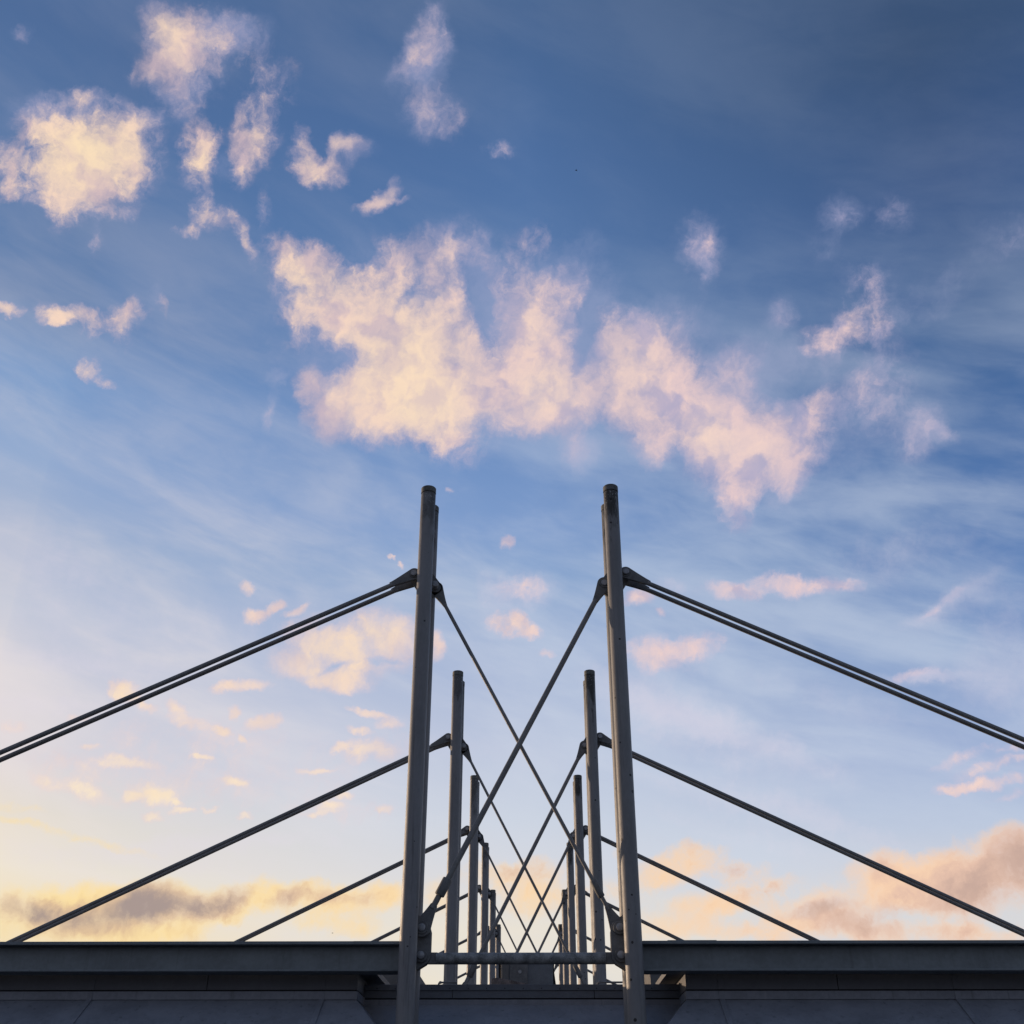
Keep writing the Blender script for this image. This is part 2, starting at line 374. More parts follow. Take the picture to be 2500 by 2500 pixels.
# small puffs need a gentler bend
DS = g.vmath('ADD', D, g.vmath('SCALE', w2, scale=0.85))
CW, CS = g.chart(DW), g.chart(DS)

eros = g.noise(DW, 34.0, 8.0, 0.66)
fa = (skydir(966 + 35, 966 - 90) - skydir(966, 966)).normalized()   # fibres run up and slightly right
fn = skydir(966, 966)
fb = fn.cross(fa).normalized()
fe = Matrix((fa, fb, fn)).transposed().to_euler()
fib = g.noise(g.mapping(DW, (0, 0, 0), fe, (3.2, 1.0, 1.0)), 46.0, 6.0, 0.6)
fine = g.noise(DW, 120.0, 5.0, 0.6)
nz = g.math('ADD', g.math('MULTIPLY_ADD', eros, 0.56, -0.58), g.math('MULTIPLY_ADD', fib, 0.42, g.math('MULTIPLY', fine, 0.18)))
# low light from the lower left models the cloud bodies
lo_dir = (skydir(966 - 70, 966 + 55) - skydir(966, 966)) * 0.5
body = g.math('SUBTRACT', g.noise(DW, 19.0, 4.0, 0.55), g.noise(g.vmath('ADD', DW, tuple(lo_dir)), 19.0, 4.0, 0.55))

vary = g.lmap(g.noise(D, 7.0, 2.0), 0.36, 0.64, 0.55, 1.35)
nz = g.math('MULTIPLY', nz, vary)

tint = g.smooth(sinaz, -0.42, 0.30)
cW = g.mix(g.smooth(dz, 0.75, 0.3), L3((150, 160, 198)), L3((226, 218, 230)))
edge = g.mix(g.smooth(dz, 0.42, 0.62), g.mix(tint, L3((240, 212, 208)), L3((214, 200, 218))), L3((182, 172, 200)))
core = g.mix(tint, L3((250, 218, 195)), L3((240, 208, 204)))
low = g.smooth(dz, 0.42, 0.22)
core = g.mix(low, core, g.mix(tint, L3((255, 236, 202)), L3((248, 217, 204))))
hotc = g.mix(tint, L3((255, 228, 190)), L3((252, 221, 202)))
shade = g.mix(tint, L3((212, 186, 192)), L3((172, 168, 200)))
bodym = g.math('MULTIPLY', g.smooth(body, 0.05, -0.16, 0.0, 0.85), g.smooth(dz, 0.30, 0.50, 0.25, 1.0))
cPb = g.mix(tint, L3((254, 224, 158)), L3((252, 211, 174)))
cPm = g.mix(tint, L3((222, 188, 150)), L3((232, 192, 168)))
cD = g.mix(tint, L3((160, 142, 138)), L3((200, 166, 150)))
hs = NT.nodes.new('ShaderNodeHueSaturation')
hs.inputs['Saturation'].default_value = 0.96
hs.inputs['Value'].default_value = 1.0
NT.links.new(base, hs.inputs['Color'])
clear = hs.outputs[0]


def bounds(b, k):
    px, py, rx, ry = b[:4]
    a = R(b[4] if len(b) > 4 else 0)
    c0 = to_chart(skydir(px, py))
    e1 = to_chart(skydir(px + rx * math.cos(a), py - rx * math.sin(a))) - c0
    e2 = to_chart(skydir(px + ry * math.sin(a), py + ry * math.cos(a))) - c0
    ex, ey = k * math.hypot(e1.x, e2.x), k * math.hypot(e1.y, e2.y)
    return c0.x - ex, c0.x + ex, c0.y - ey, c0.y + ey


K, KS = 1.72, 1.52
LAYERS = [('A', CW, [b for b in A if b[1] < 1000], 0.024), ('A', CS, [(b + (0, 1.0))[:5] + ((b + (0, 1.0))[5] * 1.25,) if len(b) > 4 else b for b in A if b[1] >= 1000], 0.012),
          ('W', CW, W, 0.024), ('P', CS, P, 0.010), ('DK', CS, DK, 0.010), ('HOT', CW, HOT, 0.024)]
LAYERS = [(n, c, [(b, bounds(b, K), m) for b in L], m) for n, c, L, m in LAYERS]


SHARED = [('CWq', CW[0]), ('CWl', CW[1]), ('CSq', CS[0]), ('CSl', CS[1]), ('nz', nz), ('bodym', bodym), ('clear', clear), ('cW', cW), ('edge', edge),
          ('core', core), ('hotc', hotc), ('shade', shade), ('cPb', cPb), ('cPm', cPm), ('cD', cD)]
KIND_OF = {'CWq': 'NodeSocketVector', 'CWl': 'NodeSocketVector', 'CSq': 'NodeSocketVector', 'CSl': 'NodeSocketVector', 'nz': 'NodeSocketFloat', 'bodym': 'NodeSocketFloat'}


def region_sky(layers):
    """the finished sky for one region, from the clouds that reach into it (a node group of its own)"""
    tree = bpy.data.node_groups.new("sky_region", 'ShaderNodeTree')
    for n, _ in SHARED:
        tree.interface.new_socket(n, in_out='INPUT', socket_type=KIND_OF.get(n, 'NodeSocketColor'))
    tree.interface.new_socket("sky", in_out='OUTPUT', socket_type='NodeSocketShader')
    gi, go = tree.nodes.new('NodeGroupInput'), tree.nodes.new('NodeGroupOutput')
    I = {n: gi.outputs[n] for n, _ in SHARED}
    h = G(tree)
    F = {}
    for n, c, L, m in layers:
        if L:
            ch = (I['CWq'], I['CWl']) if c is CW else (I['CSq'], I['CSl'])
            f = h.field(ch, [q[0] for q in L], KS if m == 0.012 else K)
            F[n] = h.math('ADD', F[n], f) if n in F else f
    col = I['clear']
    if 'W' in F:
        dW = h.math('MULTIPLY_ADD', I['nz'], 1.5, h.math('SUBTRACT', F['W'], 0.10))
        col = h.mix(h.math('MULTIPLY', h.math('MULTIPLY', h.smooth(dW, -0.10, 1.1), h.smooth(F['W'], 0.0, 0.3)), 0.52), col, I['cW'])
    if 'A' in F:
        F['A'] = h.math('MAXIMUM', F['A'], 0.0)
        f = h.math('DIVIDE', h.math('MULTIPLY', F['A'], 1.5), h.math('ADD', F['A'], 1.0))
        er = h.math('MULTIPLY_ADD', h.smooth(f, 0.55, 1.05), -0.75, h.math('MULTIPLY_ADD', h.smooth(f, 0.0, 0.4), 0.75, 0.8))
        dens = h.math('MULTIPLY_ADD', h.math('MULTIPLY', I['nz'], er), A_EROS, h.math('SUBTRACT', f, A_THR))
        al = h.smooth(dens, -0.08, A_SOFT)
        c = h.mix(h.smooth(dens, 0.15, 1.0), I['edge'], I['core'])
        bm_ = I['bodym']
        if 'HOT' in F:
            hot = h.math('MULTIPLY', F['HOT'], h.smooth(dens, 0.3, 1.05), clamp=True)
            c = h.mix(h.math('MULTIPLY', hot, 0.9), c, I['hotc'])
            bm_ = h.math('MULTIPLY', bm_, h.math('MULTIPLY_ADD', hot, -0.45, 1.0))
        c = h.mix(bm_, c, I['shade'])
        col = h.mix(h.math('MULTIPLY', h.math('MULTIPLY', al, h.smooth(F['A'], 0.0, 0.22)), 0.96), col, c)
    if 'P' in F:
        f = h.math('DIVIDE', h.math('MULTIPLY', F['P'], 1.5), h.math('ADD', F['P'], 1.0))
        dP = h.math('MULTIPLY_ADD', I['nz'], 1.7, h.math('SUBTRACT', f, P_THR))
        c = I['cPb']
        if 'DK' in F:
            dk = h.math('MULTIPLY_ADD', I['nz'], 2.6, F['DK'])
            c = h.mix(h.smooth(dk, 0.05, 0.75), c, I['cPm'])
            c = h.mix(h.smooth(dk, 0.5, 1.4), c, I['cD'])
        col = h.mix(h.math('MULTIPLY', h.math('MULTIPLY', h.smooth(dP, -0.06, 0.78), h.smooth(F['P'], 0.0, 0.2)), 0.92), col, c)
    n = tree.nodes.new('ShaderNodeBackground')
    tree.links.new(col, n.inputs[0])
    tree.links.new(n.outputs[0], go.inputs[0])
    gn = NT.nodes.new('ShaderNodeGroup')
    gn.node_tree = tree
    for q, sock in SHARED:
        g.put(gn.inputs[q], sock)
    return gn.outputs[0]


A_THR, A_EROS, A_SOFT, P_THR = 0.11, 1.75, 1.12, 0.24
dch = g.chart(D)[1]
sq = NT.nodes.new('ShaderNodeSeparateXYZ')
NT.links.new(dch, sq.inputs[0])
cu, cv = sq.outputs[0], sq.outputs[1]


def split(x0, x1, y0, y1, depth):
    """halve the sky until each region holds few clouds, so each ray only works through its own"""
    mine = [(n, c, [q for q in L if q[1][0] - q[2] < x1 and q[1][1] + q[2] > x0 and q[1][2] - q[2] < y1 and q[1][3] + q[2] > y0], m)
            for n, c, L, m in LAYERS]
    if depth == 0 or sum(len(l[2]) for l in mine) < 10:
        return region_sky(mine)
    m = NT.nodes.new('ShaderNodeMixShader')
    if (x1 - x0) >= (y1 - y0):
        c = (x0 + x1) / 2
        lo, hi, sock = split(x0, c, y0, y1, depth - 1), split(c, x1, y0, y1, depth - 1), cu
    else:
        c = (y0 + y1) / 2
        lo, hi, sock = split(x0, x1, y0, c, depth - 1), split(x0, x1, c, y1, depth - 1), cv
    NT.links.new(g.math('GREATER_THAN', sock, c), m.inputs[0])
    NT.links.new(lo, m.inputs[1])
    NT.links.new(hi, m.inputs[2])
    return m.outputs[0]


# clouds lie within the surveyed part of the sky; elsewhere it is clear
inside = split(-0.56, 0.56, -0.56, 0.56, 5)
n = NT.nodes.new('ShaderNodeBackground')
NT.links.new(clear, n.inputs[0])
box = g.math('MULTIPLY', g.math('LESS_THAN', g.math('MAXIMUM', g.math('ABSOLUTE', cu), g.math('ABSOLUTE', cv)), 0.56),
             g.math('GREATER_THAN', g.vmath('DOT_PRODUCT', D, tuple(CH[2])), 0.1))
m = NT.nodes.new('ShaderNodeMixShader')
NT.links.new(box, m.inputs[0])
NT.links.new(n.outputs[0], m.inputs[1])
NT.links.new(inside, m.inputs[2])
wo = NT.nodes.new('ShaderNodeOutputWorld')
NT.links.new(m.outputs[0], wo.inputs[0])


# ------------------------------------------------------------------ materials
def new_mat(name, col, rough=0.55, metal=0.0, mottle=0.25, mscale=3.0, top_stain=0.0, spots=0.0, streak=0.0,
            spot_bias=-.075, stain_col=(0.03, 0.03, 0.028), z_top=14.3, bump=0.15, z_scale=1.0):
    m = bpy.data.materials.new(name)
    m.use_nodes = True
    nt = m.node_tree
    k = G(nt)
    bs = nt.nodes['Principled BSDF']
    t = nt.nodes.new('ShaderNodeTexCoord')
    oi = nt.nodes.new('ShaderNodeObjectInfo')
    off = k.vmath('SCALE', (37.0, 19.0, 53.0), scale=oi.outputs['Random'])
    P0 = t.outputs['Object']
    V = k.vmath('ADD', P0, off)
    VZ = k.mapping(V, scale=(1, 1, 1.0 / z_scale), typ='POINT')
    n = k.noise(VZ, mscale, 6.0, 0.6)
    n2_ = k.noise(VZ, mscale * 9.0, 5.0, 0.6)
    f = k.math('ADD', k.math('MULTIPLY', n, 0.6), k.math('MULTIPLY', n2_, 0.4))
    dark = tuple(c * (1 - mottle) for c in col) + (1,)
    lite = tuple(min(1, c * (1 + mottle)) for c in col) + (1,)
    c = k.mix(k.smooth(f, 0.32, 0.68), dark, lite)
    sx = nt.nodes.new('ShaderNodeSeparateXYZ')
    nt.links.new(P0, sx.inputs[0])
    sc = stain_col + (1,)
    if streak:
        ns = k.noise(k.mapping(V, scale=(9, 9, 0.35), typ='POINT'), 1.0, 5.0, 0.6)
        c = k.mix(k.smooth(ns, 0.56, 0.74, 0, streak), c, sc)
        ns2 = k.noise(k.mapping(V, (3, 5, 1), scale=(14, 14, 0.4), typ='POINT'), 1.0, 5.0, 0.6)
        c = k.mix(k.smooth(ns2, 0.62, 0.76, 0, streak * 0.6), c, tuple(min(1, q * 1.7) for q in col) + (1,))
    if top_stain:
        h = k.lmap(sx.outputs[2], z_top - 3.2, z_top)
        nn = k.noise(k.mapping(V, scale=(6, 6, 1.6), typ='POINT'), 1.0, 8.0, 0.68)
        e = k.math('ADD', k.math('MULTIPLY', h, 0.62), nn)
        c = k.mix(k.smooth(e, 0.86, 1.06, 0, top_stain), c, sc)
        li = k.noise(V, 26.0, 3.0, 0.5)
        lm = k.math('MULTIPLY', k.smooth(li, 0.60, 0.66), k.smooth(h, 0.75, 1.0, 0, 0.7))
        c = k.mix(lm, c, tuple(min(1, q * 2.2) for q in col) + (1,))
    if spots:
        vo = nt.nodes.new('ShaderNodeTexVoronoi')
        k.put(vo.inputs['Vector'], V)
        vo.inputs['Scale'].default_value = 4.2
        rr = k.math('MULTIPLY_ADD', k.noise(V, 3.0, 2.0), 0.26, spot_bias)
        sp = k.math('LESS_THAN', vo.outputs['Distance'], rr)
        c = k.mix(k.math('MULTIPLY', sp, spots), c, (0.012, 0.011, 0.012, 1))
    nt.links.new(c, bs.inputs['Base Color'])
    k.put(bs.inputs['Roughness'], k.lmap(n2_, 0.3, 0.7, max(0.05, rough - 0.1), min(1, rough + 0.12)))
    bs.inputs['Metallic'].default_value = metal
    bs.inputs['Specular IOR Level'].default_value = 0.35
    if bump:
        b = nt.nodes.new('ShaderNodeBump')
        b.inputs['Strength'].default_value = bump
        b.inputs['Distance'].default_value = 0.01
        k.put(b.inputs['Height'], n2_)
        nt.links.new(b.outputs[0], bs.inputs['Normal'])
    return m


TUBE = new_mat("weathered_grey_tube_paint", (0.198, 0.203, 0.215), 0.5, 0, .14, 2.0, top_stain=.65, spots=.8, streak=.55, z_scale=3)
TUBE_SPOT = new_mat("lichen_spotted_tube_paint", (0.2, 0.204, 0.212), 0.52, 0, .14, 2.0, top_stain=.95, spots=.9, streak=.25, z_scale=3, spot_bias=-.03)
CAPM = new_mat("stained_cap_paint", (0.11, 0.115, 0.11), 0.65, 0, .5, 8.0)
ROD = new_mat("grey_rod_paint", (0.19, 0.195, 0.20), 0.5, 0, .2, 3.0)
PLATE = new_mat("dark_steel_plate", (0.13, 0.135, 0.14), 0.55, 0, .3, 5.0)
PINM = new_mat("galvanised_pin", (0.28, 0.29, 0.31), 0.45, 0.2, .25, 14.0)
STRUTM = new_mat("stained_strut_paint", (0.2, 0.215, 0.225), 0.6, 0, .6, 6.0, streak=.3)
BEAMM = new_mat("blue_grey_beam_paint", (0.16, 0.185, 0.20), 0.55, 0, .2, 1.2, streak=.22)
CLAD = new_mat("blue_grey_metal_cladding", (0.195, 0.21, 0.245), 0.5, 0, .18, 1.4, streak=.4)
FASC = new_mat("slate_fascia_sheet", (0.105, 0.108, 0.12), 0.55, 0, .15, 1.6)
CAPF = new_mat("grey_parapet_capping", (0.11, 0.125, 0.15), 0.5, 0, .15, 2.0)
DARK = new_mat("gap_shade_and_dark_parts", (0.012, 0.012, 0.014), 0.8, 0, .2, 4.0)  # near-black: shade of the shadow gaps painted in; also screws and skirts
GRAVEL = new_mat("roof_gravel", (0.16, 0.155, 0.15), 0.9, 0, .3, 12.0)
WALLM = new_mat("grey_render_wall", (0.13, 0.13, 0.13), 0.85, 0, .12, 2.0)
UNIT = new_mat("blue_grey_housing_paint", (0.13, 0.145, 0.165), 0.5, 0, .2, 4.0)
BOARD = new_mat("flaking_board", (0.17, 0.145, 0.14), 0.85, 0, .6, 9.0)
ASPH = new_mat("asphalt", (0.05, 0.05, 0.052), 0.9, 0, .3, 0.8)
BIRDM = new_mat("dark_plumage", (0.03, 0.03, 0.032), 0.8, 0, .2, 20.0, bump=0)

# ------------------------------------------------------------------ mesh helpers


def tagset(o, label=None, cat=None, group=None, kind=None):
    for kk, v in (('label', label), ('category', cat), ('group', group), ('kind', kind)):
        if v:
            o[kk] = v
    return o


def empty(name, loc, label, cat, group=None):
    o = bpy.data.objects.new(name, None)
    o.empty_display_size = 0.3
    o.location = loc
    COL.objects.link(o)
    return tagset(o, label, cat, group)


def build(name, bm, mats, parent=None, smooth_deg=35, bevel=0.0):
    bmesh.ops.remove_doubles(bm, verts=bm.verts, dist=1e-5)
    bmesh.ops.recalc_face_normals(bm, faces=bm.faces)
    me = bpy.data.meshes.new(name)
    bm.to_mesh(me)
    bm.free()
    for m in (mats if isinstance(mats, (list, tuple)) else [mats]):
        me.materials.append(m)
    o = bpy.data.objects.new(name, me)
    COL.objects.link(o)
    if parent:
        o.parent = parent
    if smooth_deg:
        for p in me.polygons:
            p.use_smooth = True
        me.set_sharp_from_angle(angle=R(smooth_deg))
    if bevel:
        b = o.modifiers.new("edge", 'BEVEL')
        b.width = bevel
        b.segments = 2
        b.limit_method = 'ANGLE'
        b.angle_limit = R(40)
        b.harden_normals = False
    return o


def frame_of(d):
    d = d.normalized()
    h = Vector((0, 0, 1)) if abs(d.z) < 0.9 else Vector((1, 0, 0))
    a = d.cross(h).normalized()
    return a, d.cross(a).normalized()


def add_lathe(bm, p0, p1, prof, n=32, mi=0):
    """prof: (t in metres from p0, radius)"""
    p0, p1 = Vector(p0), Vector(p1)
    d = (p1 - p0).normalized()
    a, b = frame_of(d)
    rings = []
    for t, r in prof:
        c = p0 + d * t
        rings.append([bm.verts.new(c + (a * math.cos(q) + b * math.sin(q)) * r) for q in [2 * math.pi * i / n for i in range(n)]])
    for i in range(len(rings) - 1):
        for j in range(n):
            f = bm.faces.new((rings[i][j], rings[i][(j + 1) % n], rings[i + 1][(j + 1) % n], rings[i + 1][j]))
            f.material_index = mi
    bm.faces.new(list(reversed(rings[0]))).material_index = mi
    bm.faces.new(rings[-1]).material_index = mi


def add_tube(bm, p0, p1, r, n=24, mi=0):
    add_lathe(bm, p0, p1, [(0, r), ((Vector(p1) - Vector(p0)).length, r)], n, mi)


def add_prism(bm, outline, y0, y1, mi=0):
    """outline in x-z, extruded along y"""
    A_ = [bm.verts.new((x, y0, z)) for x, z in outline]
    B_ = [bm.verts.new((x, y1, z)) for x, z in outline]
    n = len(outline)
    bm.faces.new(A_).material_index = mi
    bm.faces.new(list(reversed(B_))).material_index = mi
    for i in range(n):
        bm.faces.new((A_[i], B_[i], B_[(i + 1) % n], A_[(i + 1) % n])).material_index = mi


def add_box(bm, lo, hi, mi=0):
    v = [bm.verts.new((x, y, z)) for x in (lo[0], hi[0]) for y in (lo[1], hi[1]) for z in (lo[2], hi[2])]
    for q in ((0, 1, 3, 2), (4, 6, 7, 5), (0, 4, 5, 1), (2, 3, 7, 6), (0, 2, 6, 4), (1, 5, 7, 3)):
        bm.faces.new([v[i] for i in q]).material_index = mi


def circle_pts(cx, cz, r, n=28):
    return [(cx + r * math.cos(2 * math.pi * i / n), cz + r * math.sin(2 * math.pi * i / n)) for i in range(n)]


def hull(pts):
    pts = sorted(set((round(x, 5), round(z, 5)) for x, z in pts))

    def cr(o, a, b):
        return (a[0] - o[0]) * (b[1] - o[1]) - (a[1] - o[1]) * (b[0] - o[0])
    lo, up_ = [], []
    for p in pts:
        while len(lo) > 1 and cr(lo[-2], lo[-1], p) <= 0:
            lo.pop()
        lo.append(p)
    for p in reversed(pts):
        while len(up_) > 1 and cr(up_[-2], up_[-1], p) <= 0:
            up_.pop()
        up_.append(p)
    return lo[:-1] + up_[:-1]


def teardrop(cx, cz, ux, uz, Rr, length, rneck):
    """eye of radius Rr at (cx, cz) drawn out along (ux, uz) to a neck of half width rneck"""
    l = math.hypot(ux, uz)
    ux, uz = ux / l, uz / l
    vx, vz = -uz, ux
    pts = []
    for i in range(21):                       # round back of the eye
        a = math.pi * (0.42 + 1.16 * i / 20)
        pts.append((Rr * math.cos(a), Rr * math.sin(a)))
    s0, h0 = pts[-1]
    side = []
    for i in range(1, 9):
        t = i / 8.0
        e = t ** 0.85
        hh = abs(h0) + (rneck - abs(h0)) * (e * 0.75 + 0.25 * (e * e * (3 - 2 * e)))
        side.append((s0 + (length - s0) * t, hh))
    pts += [(s, -h) for s, h in side]
    pts += [(s, h) for s, h in reversed(side)]
    return [(cx + ux * s + vx * h, cz + uz * s + vz * h) for s, h in pts]


def copy_tree(o, loc, parent=None):
    c = o.copy()
    COL.objects.link(c)
    if parent is None:
        c.location = loc
    else:
        c.parent = parent
    for ch in list(o.children):
        copy_tree(ch, loc, c)
    return c


# ------------------------------------------------------------------ levels (z above ground)
ZC = 1.6
Y1, DY, NB = 20.939, 10.781, 6
TR = 0.16                    # tube radius
REAR = 0.82                  # front tube to rear tube
MID = REAR / 2
HT = 12.70 + ZC              # mast height
ZU_O, ZU_I = 10.72 + ZC, 10.45 + ZC      # outer and inner lugs at the top
XU_O, XU_I = 2.257, 1.790
ZL_U, ZL_L = 3.541 + ZC, 3.071 + ZC      # brace lug and strut lug at the foot
XL = 1.788
ST_SLOPE = 0.4853

ORD = ["nearest", "second", "third", "fourth", "fifth", "farthest"]

# ------------------------------------------------------------------ ground
bm = bmesh.new()
N = 24
vv = [[bm.verts.new((-1500 + 3000 * i / N, -1000 + 3000 * j / N, 0)) for j in range(N + 1)] for i in range(N + 1)]
for i in range(N):
    for j in range(N):
        bm.faces.new((vv[i][j], vv[i + 1][j], vv[i + 1][j + 1], vv[i][j + 1]))
tagset(build("ground", bm, ASPH, smooth_deg=0), kind="structure", label="dark asphalt ground in front of the building")

# ------------------------------------------------------------------ building
YF = Y1 + 0.75               # fascia plane of the wings
YK = Y1 + 1.70               # capping plane of the recessed link
XE = 2.97                    # corner of a wing at the recess
FAR = Y1 + DY * (NB - 1) + 8
Z_LINE, Z_BAND = 2.55 + ZC, 2.397 + ZC
KF, DROP, HIP = 1.5, 0.66, 0.95
XOUT = 24.0


def wing(sg, label):
    root = empty("building_wing", (sg * XE, YF, 0), label, "building", "wings of the low building")

    def P_(x, y, z):          # x measured from the corner away from the recess
        return (sg * x, y, z)
    W_ = XOUT - XE
    D_ = FAR - YF
    # upper fascia, three sheets wide between joints
    bm = bmesh.new()
    joints = [0.0] + [0.63 + 2.105 * i for i in range(10)] + [W_]
    for i in range(len(joints) - 1):
        a, b = joints[i] + (0.006 if i else 0), joints[i + 1] - 0.006
        lo, hi = sorted((sg * a, sg * b))
        add_box(bm, (lo, 0, Z_LINE + 0.012), (hi, 0.03, Z_LINE + 0.42))
    lo, hi = sorted((sg * 0.0, sg * 0.03))
    add_box(bm, (lo, 0.032, Z_LINE + 0.012), (hi, D_, Z_LINE + 0.42))
    f = build("fascia", bm, FASC, root, bevel=0.004)
    # trim band under the dark line
    bm = bmesh.new()
    lo, hi = sorted((-sg * 0.012, sg * W_))
    add_box(bm, (lo, -0.016, Z_BAND), (hi, 0.02, Z_LINE - 0.012))
    lo, hi = sorted((-sg * 0.012, sg * 0.02))
    add_box(bm, (lo, 0.022, Z_BAND), (hi, D_, Z_LINE - 0.012))
    build("trim_band", bm, CLAD, root, bevel=0.004)
    bm = bmesh.new()
    lo, hi = sorted((sg * 0.02, sg * W_))
    add_box(bm, (lo, 0.035, Z_BAND - 0.02), (hi, 0.06, Z_LINE + 0.43))
    lo, hi = sorted((sg * 0.035, sg * 0.06))
    add_box(bm, (lo, 0.061, Z_BAND - 0.02), (hi, D_, Z_LINE + 0.43))
    build("shadow_gap", bm, DARK, root, smooth_deg=0)  # solid backing strip, the gap's shade painted near-black
    # sloped cladding with a hip into the recess
    bm = bmesh.new()
    zt, zb = Z_BAND - 0.004, Z_BAND - DROP
    y_b = -KF * DROP
    h = HIP * DROP
    t0, t1 = bm.verts.new(P_(0, 0, zt)), bm.verts.new(P_(W_, 0, zt))
    b0, b1 = bm.verts.new(P_(-h, y_b, zb)), bm.verts.new(P_(W_, y_b, zb))
    bm.faces.new((t0, t1, b1, b0))
    t2 = bm.verts.new(P_(0, D_, zt))
    b2 = bm.verts.new(P_(-h, D_, zb))
    bm.faces.new((t0, t2, b2, b0))
    c = build("sloped_cladding", bm, CLAD, root, smooth_deg=0)
    so_ = c.modifiers.new("sheet", 'SOLIDIFY')
    so_.thickness = 0.03
    so_.offset = 0 if False else -1
    # cover strips over the joints of the slope
    for i in range(5):
        xj = 0.63 + 4.21 * i
        bm = bmesh.new()
        a = Vector(P_(xj, 0, zt))
        e = Vector(P_(xj, y_b, zb))
        dn = (e - a).normalized()
        nn = Vector((0, -dn.z, dn.y))
        if nn.z < 0:
            nn = -nn
        q = []
        for pnt in (a, e):
            for sx in (-0.05, 0.05):
                for o_ in (0.004, 0.022):
                    q.append(bm.verts.new(pnt + Vector((sx, 0, 0)) + nn * o_))
        for idx in ((0, 1, 3, 2), (4, 6, 7, 5), (0, 4, 5, 1), (2, 3, 7, 6), (0, 2, 6, 4), (1, 5, 7, 3)):
            bm.faces.new([q[j] for j in idx])
        build("cover_strip", bm, CLAD, root, bevel=0.003)
        for k_, (ya, yb, za, zb_) in enumerate(((-0.012, -0.001, Z_LINE + 0.014, Z_LINE + 0.41), (-0.026, -0.0165, Z_BAND + 0.004, Z_LINE - 0.016))):
            bm = bmesh.new()
            add_box(bm, (sg * xj - 0.05, ya, za), (sg * xj + 0.05, yb, zb_))
            build("joint_cover", bm, CLAD if k_ else FASC, root, bevel=0.003)
    # wall below and roof deck
    bm = bmesh.new()
    lo, hi = sorted((sg * 0.3, sg * W_))
    add_box(bm, (lo, 0.1, 0), (hi, D_, Z_BAND - 0.03))
    build("wall", bm, WALLM, root, smooth_deg=0)
    bm = bmesh.new()
    lo, hi = sorted((sg * 0.07, sg * W_))
    add_box(bm, (lo, 0.07, Z_BAND), (hi, D_, Z_LINE + 0.1))
    build("roof", bm, GRAVEL, root, smooth_deg=0)
    # corner eave plate beside the recess
    bm = bmesh.new()
    o = [(sg * -0.002, 0.05), (sg * -0.002, D_), (sg * -0.31, D_), (sg * -0.31, 0.05)]
    vs_ = [bm.verts.new((x, y, Z_LINE + 0.30)) for x, y in o]
    vt_ = [bm.verts.new((x, y, Z_LINE + 0.40)) for x, y in o]
    bm.faces.new(vs_)
    bm.faces.new(vt_)
    for i in range(len(o)):
        j = (i + 1) % len(o)
        bm.faces.new((vs_[i], vs_[j], vt_[j], vt_[i]))
    build("eave_plate", bm, FASC, root, smooth_deg=0)
    return root


wing(-1, "dark low flat-roofed building wing with sloped cladding, left of the recess")
wing(1, "dark low flat-roofed building wing with sloped cladding, right of the recess")

# recessed link between the wings
root = empty("link_parapet", (0, YK, 0), "recessed blue-grey parapet with screwed capping between the two building wings", "parapet")
bm = bmesh.new()
add_box(bm, (-XE, -0.02, 2.66 + ZC), (XE, 0.34, 2.765 + ZC))
for i in range(-9, 10):
    x = 0.345 * i + 0.03
    add_lathe(bm, (x, -0.0215, 2.695 + ZC), (x, -0.03, 2.695 + ZC), [(0, 0.012), (0.008, 0.009)], 8, 1)
build("capping", bm, [CAPF, DARK], root, bevel=0.004)
bm = bmesh.new()
for a, b in ((-XE, -1.31), (-1.30, 1.36), (1.37, XE)):
    add_box(bm, (a, 0.0, 2.527 + ZC), (b, 0.3, 2.658 + ZC))
build("trim_band", bm, CAPF, root, bevel=0.003)
bm = bmesh.new()
add_box(bm, (-XE, 0.04, 2.46 + ZC), (XE, 0.28, 2.525 + ZC))
build("shadow_gap", bm, DARK, root, smooth_deg=0)  # near-black strip gives the shadow line under the trim by colour
bm = bmesh.new()
z0 = 2.50 + ZC
v = [bm.verts.new(p) for p in ((-XE, 0.0, z0), (XE, 0.0, z0), (XE, 0.0, z0 - 0.11), (-XE, 0.0, z0 - 0.11),
                               (XE, -0.80, z0 - 0.11 - 0.50), (-XE, -0.80, z0 - 0.11 - 0.50))]
bm.faces.new((v[0], v[1], v[2], v[3]))
bm.faces.new((v[3], v[2], v[4], v[5]))
c = build("sloped_cladding", bm, CLAD, root, smooth_deg=0)
md = c.modifiers.new("sheet", 'SOLIDIFY')
md.thickness = 0.03
bm = bmesh.new()
add_box(bm, (-XE - 0.3, 0.1, 0), (XE + 0.3, 0.3, 2.45 + ZC))
build("wall", bm, WALLM, root, smooth_deg=0)
bm = bmesh.new()
add_box(bm, (-XE, 0.345, 2.2 + ZC), (XE, FAR - YK, 2.42 + ZC))
build("roof", bm, GRAVEL, root, smooth_deg=0)

# ------------------------------------------------------------------ masts


